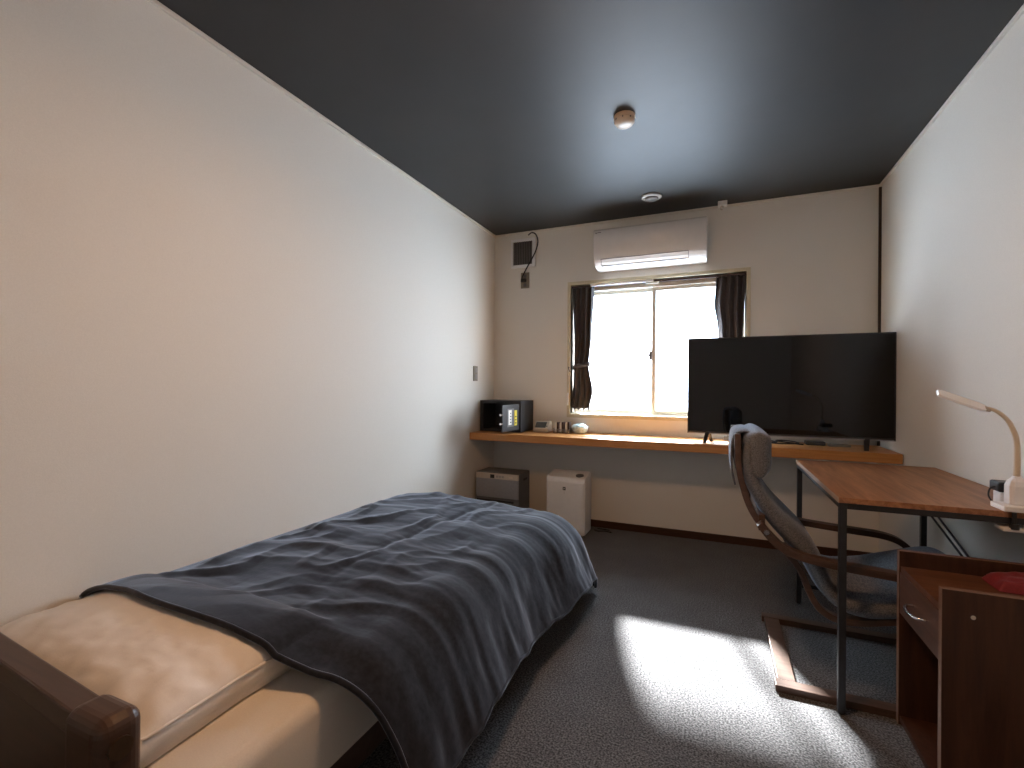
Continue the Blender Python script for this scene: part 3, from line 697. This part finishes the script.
# ---------------------------------------------------------------- side cabinet
cb = thing('side_cabinet', 'dark walnut drawer stand in front of the desk', 'cabinet', (0.75, 1.785, 0))
KX0, KX1, KY0, KY1, KZ = 0.556, 0.908, 1.6145, 1.955, 0.5705
st = 0.020
for (y0, y1) in ((KY0, KY0+st), (KY1-st, KY1)):
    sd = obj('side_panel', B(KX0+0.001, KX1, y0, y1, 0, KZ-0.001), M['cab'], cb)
    obj('edge_band', B((KX0, KX0+0.001, y0, y1, 0, KZ), (KX0+.001, KX1, y0, y1, KZ-0.001, KZ)), M['cabedge'], sd)
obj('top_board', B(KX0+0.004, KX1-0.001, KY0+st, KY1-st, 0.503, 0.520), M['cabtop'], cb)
obj('back_panel', B(KX1-0.012, KX1-0.002, KY0+st, KY1-st, 0.012, 0.503), M['cab'], cb)
obj('bottom_board', B(KX0+0.004, KX1-0.012, KY0+st, KY1-st, 0.012, 0.030), M['cab'], cb)
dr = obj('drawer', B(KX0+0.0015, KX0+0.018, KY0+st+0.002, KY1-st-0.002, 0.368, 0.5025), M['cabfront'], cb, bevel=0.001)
bm = bmesh.new(); box(bm, KX0+0.018, KX1-0.04, KY0+st+0.008, KY0+st+0.018, 0.375, 0.470); box(bm, KX0+0.018, KX1-0.04, KY1-st-0.018, KY1-st-0.008, 0.375, 0.470); box(bm, KX0+0.018, KX1-0.04, KY0+st+0.018, KY1-st-0.018, 0.372, 0.379)
obj('drawer_box', bm, M['cab'], dr)
bm = bmesh.new(); hy0, hy1, hz = 1.715, 1.815, 0.440
tube(bm, [(KX0+0.002, hy0, hz), (KX0-0.016, hy0+0.004, hz), (KX0-0.026, hy0+0.022, hz-0.002), (KX0-0.028, (hy0+hy1)/2, hz-0.003), (KX0-0.026, hy1-0.022, hz-0.002), (KX0-0.016, hy1-0.004, hz), (KX0+0.002, hy1, hz)], 0.0042, 10)
obj('handle', bm, M['chrome'], dr, smooth=True)
bm = bmesh.new(); cyl(bm, (0.620, KY0-0.0015, 0.506), (0.620, KY0+0.003, 0.506), 0.0055, n=16); obj('screw_cap', bm, M['chrome'], cb)

# red cloth
bm = bmesh.new(); nx, ny = 40, 24; g = []
rx0, rx1, ry0, ry1 = 0.752, 0.900, 1.790, 1.930
for j in range(ny+1):
    row = []
    for i in range(nx+1):
        u, v_ = i/nx, j/ny
        x = rx0+(rx1-rx0)*u; y = ry0+(ry1-ry0)*v_ + 0.03*(1-u)*(v_-0.5)*-1.2
        e = min(min(u, 1-u)*7, min(v_, 1-v_)*7, 1); e = math.sin(e*PI/2)
        z = 0.5225 + (0.022+0.022*u)*e + 0.006*e*noise.noise(Vector((x*30, y*30, 0)))
        row.append(bm.verts.new((x, y, z)))
    g.append(row)
for j in range(ny):
    for i in range(nx): bm.faces.new((g[j][i], g[j][i+1], g[j+1][i+1], g[j+1][i]))
for f in list(bm.faces): pass
bot = [[bm.verts.new((v__.co.x, v__.co.y, 0.5203)) for v__ in (g[0][0], g[0][nx], g[ny][nx], g[ny][0])]][0]
bm.faces.new(bot)
rcl = obj('folded_cloth', bm, M['red'], smooth=True)
tag(rcl, 'folded dark red cloth lying on the walnut drawer stand', 'cloth')

# ---------------------------------------------------------------- desk lamp
lp = thing('desk_lamp', 'white gooseneck desk lamp clamped to the near edge of the desk', 'lamp', (0.847, 1.94, 0.735))
LX, LY = 0.847, 1.945
bm = bmesh.new(); secs = []
for hw, z in ((0.0235, 0.752), (0.0235, 0.808), (0.019, 0.822), (0.011, 0.832), (0.009, 0.838)):
    secs.append([bm.verts.new((LX+a_*hw, LY+b_*hw, z)) for a_, b_ in ((-1, -.6), (-.6, -1), (.6, -1), (1, -.6), (1, .6), (.6, 1), (-.6, 1), (-1, .6))])
for A, D in zip(secs, secs[1:]):
    for j in range(8): bm.faces.new((A[j], A[(j+1) % 8], D[(j+1) % 8], D[j]))
bm.faces.new(secs[0][::-1]); bm.faces.new(secs[-1])
obj('base', bm, M['lampwhite'], lp, bevel=0.002)
bm = bmesh.new(); tube(bm, [(LX, LY, 0.834), (LX+0.001, LY, 0.90), (LX-0.002, LY, 0.955), (LX-0.020, LY, 1.005), (LX-0.045, LY, 1.033), (LX-0.068, LY, 1.045)], 0.0065, 12, rfun=lambda u: 0.0085-0.0035*u)
obj('neck', bm, M['lampcream'], lp, smooth=True)
p0 = Vector((0.772, LY, 1.043)); p1 = Vector((0.651, LY-0.012, 1.092)); dd = (p1-p0).normalized(); sd_ = Vector((0, 0, 1)).cross(dd).normalized(); sd_ = (Matrix.Rotation(math.radians(-40), 3, dd) @ sd_); un = dd.cross(sd_)
bm = bmesh.new(); sec = []
for k in range(11):
    t_ = k/10; w_ = 0.020 if 0 < k < 10 else 0.014; cpt = p0+(p1-p0)*t_
    sec.append([bm.verts.new(cpt + sd_*a_*w_ + un*b_) for a_, b_ in ((-1, -0.002), (-0.8, 0.0045), (0.8, 0.0045), (1, -0.002), (0.8, -0.0045), (-0.8, -0.0045))])
for A, D in zip(sec, sec[1:]):
    for j in range(6): bm.faces.new((A[j], A[(j+1) % 6], D[(j+1) % 6], D[j]))
bm.faces.new(sec[0][::-1]); bm.faces.new(sec[-1])
hdp = obj('lamp_head', bm, M['lampwhite'], lp, bevel=0.001)
bm = bmesh.new(); cyl(bm, p0 - dd*0.014, p0 + dd*0.002, 0.0065, 0.008, 14); obj('joint', bm, M['beige'], hdp)
cl = obj('clamp', B((0.797, 0.915, 1.893, 1.975, 0.7355, 0.752), (0.893, 0.915, 1.893, 1.9025, 0.688, 0.7355), (0.795, 0.915, 1.893, 1.945, 0.676, 0.688)), M['lampwhite'], lp, bevel=0.003)
bm = bmesh.new(); cyl(bm, (0.822, 1.898, 0.688), (0.822, 1.898, 0.734), 0.0055, n=16); cyl(bm, (0.822, 1.898, 0.684), (0.822, 1.898, 0.700), 0.011, n=16); obj('clamp_screw', bm, M['black'], cl)
# charger and its lead on the desk
o = thing('charger', 'black charger block with a pale plug on the desk behind the lamp base', 'charger', (0.865, 2.02, 0.735))
obj('plug', B(0.832, 0.880, 2.000, 2.045, 0.7352, 0.776), M['lampwhite'], o, bevel=0.004)
obj('body', B(0.826, 0.905, 1.995, 2.055, 0.776, 0.808), M['black'], o, bevel=0.006)
bm = bmesh.new(); tube(bm, [(0.830, 2.02, 0.790), (0.812, 2.01, 0.785), (0.803, 1.998, 0.765), (0.808, 1.988, 0.748), (0.822, 1.984, 0.741), (0.845, 1.988, 0.740), (0.870, 1.990, 0.740)], 0.0025, 8)
obj('lead', bm, M['black'], o, smooth=True)

# ---------------------------------------------------------------- bed
BX0, BX1, BY0, BY1 = XL+0.004, -0.800, 0.500, 2.400
bed = thing('bed', 'single bed with a dark wooden headboard along the left wall', 'bed', (-1.29, 1.4, 0))
def skew(bm):
    for v_ in bm.verts: v_.co.y += (-0.90-v_.co.x)*0.075
    return bm
hb = obj('headboard', skew(B((BX0, -0.895, 0.410, 0.434, 0.10, 0.560))), M['headwood'], bed, bevel=0.002)
obj('headboard_rail', skew(B(BX0, -0.890, 0.396, 0.437, 0.560, 0.600)), M['headwood'], hb, bevel=0.004)
po_ = obj('post', B(-0.905, -0.803, 0.384, 0.448, 0.0, 0.610), M['headwood'], bed, bevel=0.022, seg=5)
bm = bmesh.new(); cyl(bm, (-0.805, 0.412, 0.565), (-0.799, 0.412, 0.565), 0.016, n=20); obj('bolt_cap', bm, M['bronze'], po_)
obj('post', B(BX0, BX0+0.05, 0.405, 0.455, 0.0, 0.585), M['headwood'], bed, bevel=0.01)
obj('side_rail', B(-0.845, -0.820, 0.45, BY1-0.01, 0.14, 0.24), M['headwood'], bed, bevel=0.003)
obj('foot_rail', B(BX0, -0.845, BY1-0.035, BY1-0.01, 0.14, 0.24), M['headwood'], bed, bevel=0.003)
obj('slat_deck', B(BX0+.01, -0.845, 0.45, BY1-0.035, 0.17, 0.20), M['headwood'], bed)
for y in (0.46, BY1-0.06):
    obj('leg', B(-0.870, -0.822, y, y+0.048, 0, 0.14), M['headwood'], bed, bevel=0.003)
for x in (BX0+0.01,):
    obj('leg', B(x, x+0.048, BY1-0.06, BY1-0.012, 0, 0.14), M['headwood'], bed, bevel=0.003)
bm = bmesh.new(); box(bm, BX0+0.004, BX1-0.01, BY0+0.004, BY1, 0.200, 0.400)
ms = obj('mattress', bm, M['mattress'], bevel=0.035, seg=5, smooth=True)
tag(ms, 'white sheeted mattress lying on the dark bed frame under the blanket', 'mattress')

# pillow
def fbm(x, y, s, seed=0, oc=3):
    v_ = 0; a_ = 1
    for k in range(oc):
        v_ += a_*noise.noise(Vector((x*s, y*s, seed+k*7.3))); s *= 2.0; a_ *= 0.5
    return v_
pl = thing('pillow', 'cream white pillow at the head of the bed beside the left wall', 'pillow', (-1.35, 0.70, 0.40))
PX0, PX1, PY0, PY1 = -1.765, -0.945, 0.505, 0.955
bm = bmesh.new(); nx, ny = 70, 44; top = []; bot = []
for j in range(ny+1):
    rt = []; rb = []
    for i in range(nx+1):
        u = 2*i/nx-1; w = 2*j/ny-1
        # pinched corners
        px = (PX0+PX1)/2 + (PX1-PX0)/2*u*(1-0.05*(1-w*w)*0+0.0) * (1-0.03*(1-abs(w))*abs(u)**3)
        py = (PY0+PY1)/2 + (PY1-PY0)/2*w*(1-0.06*(1-abs(u))*abs(w)**3)
        e = (1-abs(u)**3.2)*(1-abs(w)**2.8); e = max(0, e)**0.55
        wr = (fbm(px*0.6+py*1.5, py*0.5-px*1.1, 9, 3) )*0.010*min(1, 1.6*(1-e)+0.25)
        dl = 0.026*max(0.0, -u-0.2)/0.8; wr += 0.0035*fbm(px*0.8+py*1.9, py*0.7-px*1.6, 22, 5)*max(0, min(1, (u+0.3)*1.4))*e
        rt.append(bm.verts.new((px, py, 0.458-dl+0.060*e+wr*(e > 0))))
        rb.append(bm.verts.new((px, py, 0.406-0.004*e)))
    top.append(rt); bot.append(rb)
for j in range(ny):
    for i in range(nx):
        bm.faces.new((top[j][i], top[j][i+1], top[j+1][i+1], top[j+1][i])); bm.faces.new((bot[j][i], bot[j+1][i], bot[j+1][i+1], bot[j][i+1]))
for i in range(nx):
    bm.faces.new((bot[0][i], bot[0][i+1], top[0][i+1], top[0][i])); bm.faces.new((bot[ny][i+1], bot[ny][i], top[ny][i], top[ny][i+1]))
for j in range(ny):
    bm.faces.new((bot[j+1][0], bot[j][0], top[j][0], top[j+1][0])); bm.faces.new((bot[j][nx], bot[j+1][nx], top[j+1][nx], top[j][nx]))
rim = [v_.co.copy() for v_ in (top[0][:-1] + [r_[nx] for r_ in top[:-1]] + top[ny][:0:-1] + [r_[0] for r_ in top[:0:-1]])]
pp = obj('pillow_body', bm, M['bedding'], pl, smooth=True)
bm = bmesh.new(); tube(bm, [c_+Vector((0, 0, 0.000)) for c_ in rim[::3]] + [rim[0]], 0.0035, 6, 1)
obj('piping', bm, M['bedding'], pp, smooth=True)

def pillow_top(x, y):
    u = max(-1, min(1, 2*(x-PX0)/(PX1-PX0)-1)); w = max(-1, min(1, 2*(y-PY0)/(PY1-PY0)-1))
    e = max(0, (1-abs(u)**3.2)*(1-abs(w)**2.8))**0.55
    return 0.458-0.026*max(0.0, -u-0.2)/0.8+0.060*e+0.006
# blanket
RX, RY = -0.845, 2.285           # where the cloth starts to bend over the right side / the foot
X0c, Y0c = XL+0.012, 0.800
bl = thing('blanket', 'dark navy fleece blanket draped over the bed and hanging down its side', 'blanket', (-1.2, 1.5, 0.46))
def cloth(s, t_):
    """s: distance from the wall across the bed, t_: distance along it (both in cloth)"""
    dx = max(0.0, s-(RX-X0c)); dy = max(0.0, t_-(RY-Y0c))
    d_ = math.hypot(dx, dy)
    x = X0c+min(s, RX-X0c); y = Y0c+min(t_, RY-Y0c)
    # resting height: pillow bulge at the head, duvet under it
    head = math.exp(-((y-0.80)/0.16)**2)*max(0.0, min(1, (-0.955-x)/0.12))
    zt = 0.450 + 0.050*head*min(1, max(0.0, (x-XL)/0.22)) + 0.022*math.sin(PI*min(1, max(0, (x-XL)/0.92)))*min(1, (y-0.6)/0.6) + 0.004
    zt -= 0.018*max(0, 1-(x-XL)/0.10)
    zt -= 0.030*math.exp(-((y-0.78)/0.10)**2)*max(0, min(1, (x+1.0)/0.12))
    pt = pillow_top(min(x, PX1), min(y, PY1))+0.008 - 0.30*math.hypot(max(0, y-PY1), max(0, x-PX1))
    kk = 0.012; hh = max(0.0, kk-abs(zt-pt))/kk; zt = max(zt, pt) + hh*hh*kk*0.25; wr = 0.0
    wr += 0.0110*fbm(x*0.55+0.3*y, y*1.5, 3.2, 1, 4)
    r1 = noise.noise(Vector((x*2.2+y*0.8, y*5.0-x*1.5, 9.1))); wr += 0.0105*(1-abs(r1)*3.0 if abs(r1) < 0.33 else 0)
    r2 = noise.noise(Vector((x*5-y*2.0, y*3.2+x*2.5, 4.4))); wr += 0.0075*(1-abs(r2)*4.0 if abs(r2) < 0.25 else 0)
    wr -= 0.006*math.exp(-((x+1.12-0.05*math.sin(3*y))/0.018)**2)*min(1, max(0, (y-1.0)*2))
    fade = min(1, s/0.08)*(0.25+0.75*min(1, max(0, (y-0.80)/0.25)))
    z = zt + wr*fade
    if d_ > 1e-9:
        R = 0.155; slope = math.radians(68)          # angle below the horizontal of the hanging part
        nx_, ny_ = dx/d_, dy/d_
        if d_ < R*slope:
            a_ = d_/R; o_ = R*math.sin(a_); dn = R*(1-math.cos(a_))
        else:
            e = d_-R*slope; o_ = R*math.sin(slope)+e*math.cos(slope); dn = R*(1-math.cos(slope))+e*math.sin(slope)
        hang = max(0, d_-0.04)
        al = (t_*(1 if dy == 0 else 1) - s*0.0) if dx > 0 else s
        corner = min(dx, dy)/(d_+1e-6)
        ph = (y*6.0 if dy <= 0 else (RY*6.0 + math.atan2(dy, max(dx, 1e-6))*2.6 + (x-RX)*-9.0*(1 if dx <= 0 else 0)))
        fold = math.sin(ph + 0.8*math.sin(ph*0.37)+1.1) + 0.3*math.sin(ph*1.7+0.7)
        wave = 0.020 + (0.011*fold + 0.012*fbm(x*1+t_*1.3, s*0.6, 5.0, 12, 3))*min(1, hang*4.5)
        sag = 0.015*fbm(t_*2.2, 0.3, 1.2, 20, 2)*min(1, hang*3)
        o_ += wave
        fl = max(0.0, min(1.0, (y-1.65)/0.55)); o_ += 0.045*fl*fl*(3-2*fl)*min(1, d_*5)*(nx_ > 0.05)
        x += nx_*o_; y += ny_*o_
        z -= dn + sag
        if z < 0.012: z = 0.012 + 0.002*abs(fold)
    return Vector((x, y, z))
Ls = (RX-X0c)+0.40; Lt = (RY-Y0c)+0.36
def headline(s):   # the head hem is not quite straight
    return 0.035*math.sin(s*4.0+2.6)*min(1, s*3) + 0.03*max(0, s-0.75)/0.3
bm = bmesh.new(); ns, ntt = 230, 270; g = []
for j in range(ntt+1):
    row = []
    for i in range(ns+1):
        s = Ls*i/ns; h_ = headline(s); t_ = h_ + (Lt-h_)*j/ntt
        if s > (RX-X0c) and t_ > (RY-Y0c): pass
        row.append(bm.verts.new(cloth(s, t_)))
    g.append(row)
for j in range(ntt):
    for i in range(ns): bm.faces.new((g[j][i], g[j][i+1], g[j+1][i+1], g[j+1][i]))
bb = obj('blanket_cloth', bm, M['blanket'], bl, smooth=True, solid=0.009)
hem = [cloth(0.0+Ls*i/120, headline(Ls*i/120)) for i in range(121)] + [cloth(Ls, headline(Ls)+(Lt-headline(Ls))*j/120) for j in range(1, 121)] + [cloth(Ls*(1-i/120), Lt) for i in range(1, 121)]
bm = bmesh.new(); tube(bm, hem, 0.0075, 8, 1); obj('hem', bm, M['blanket'], bb, smooth=True)
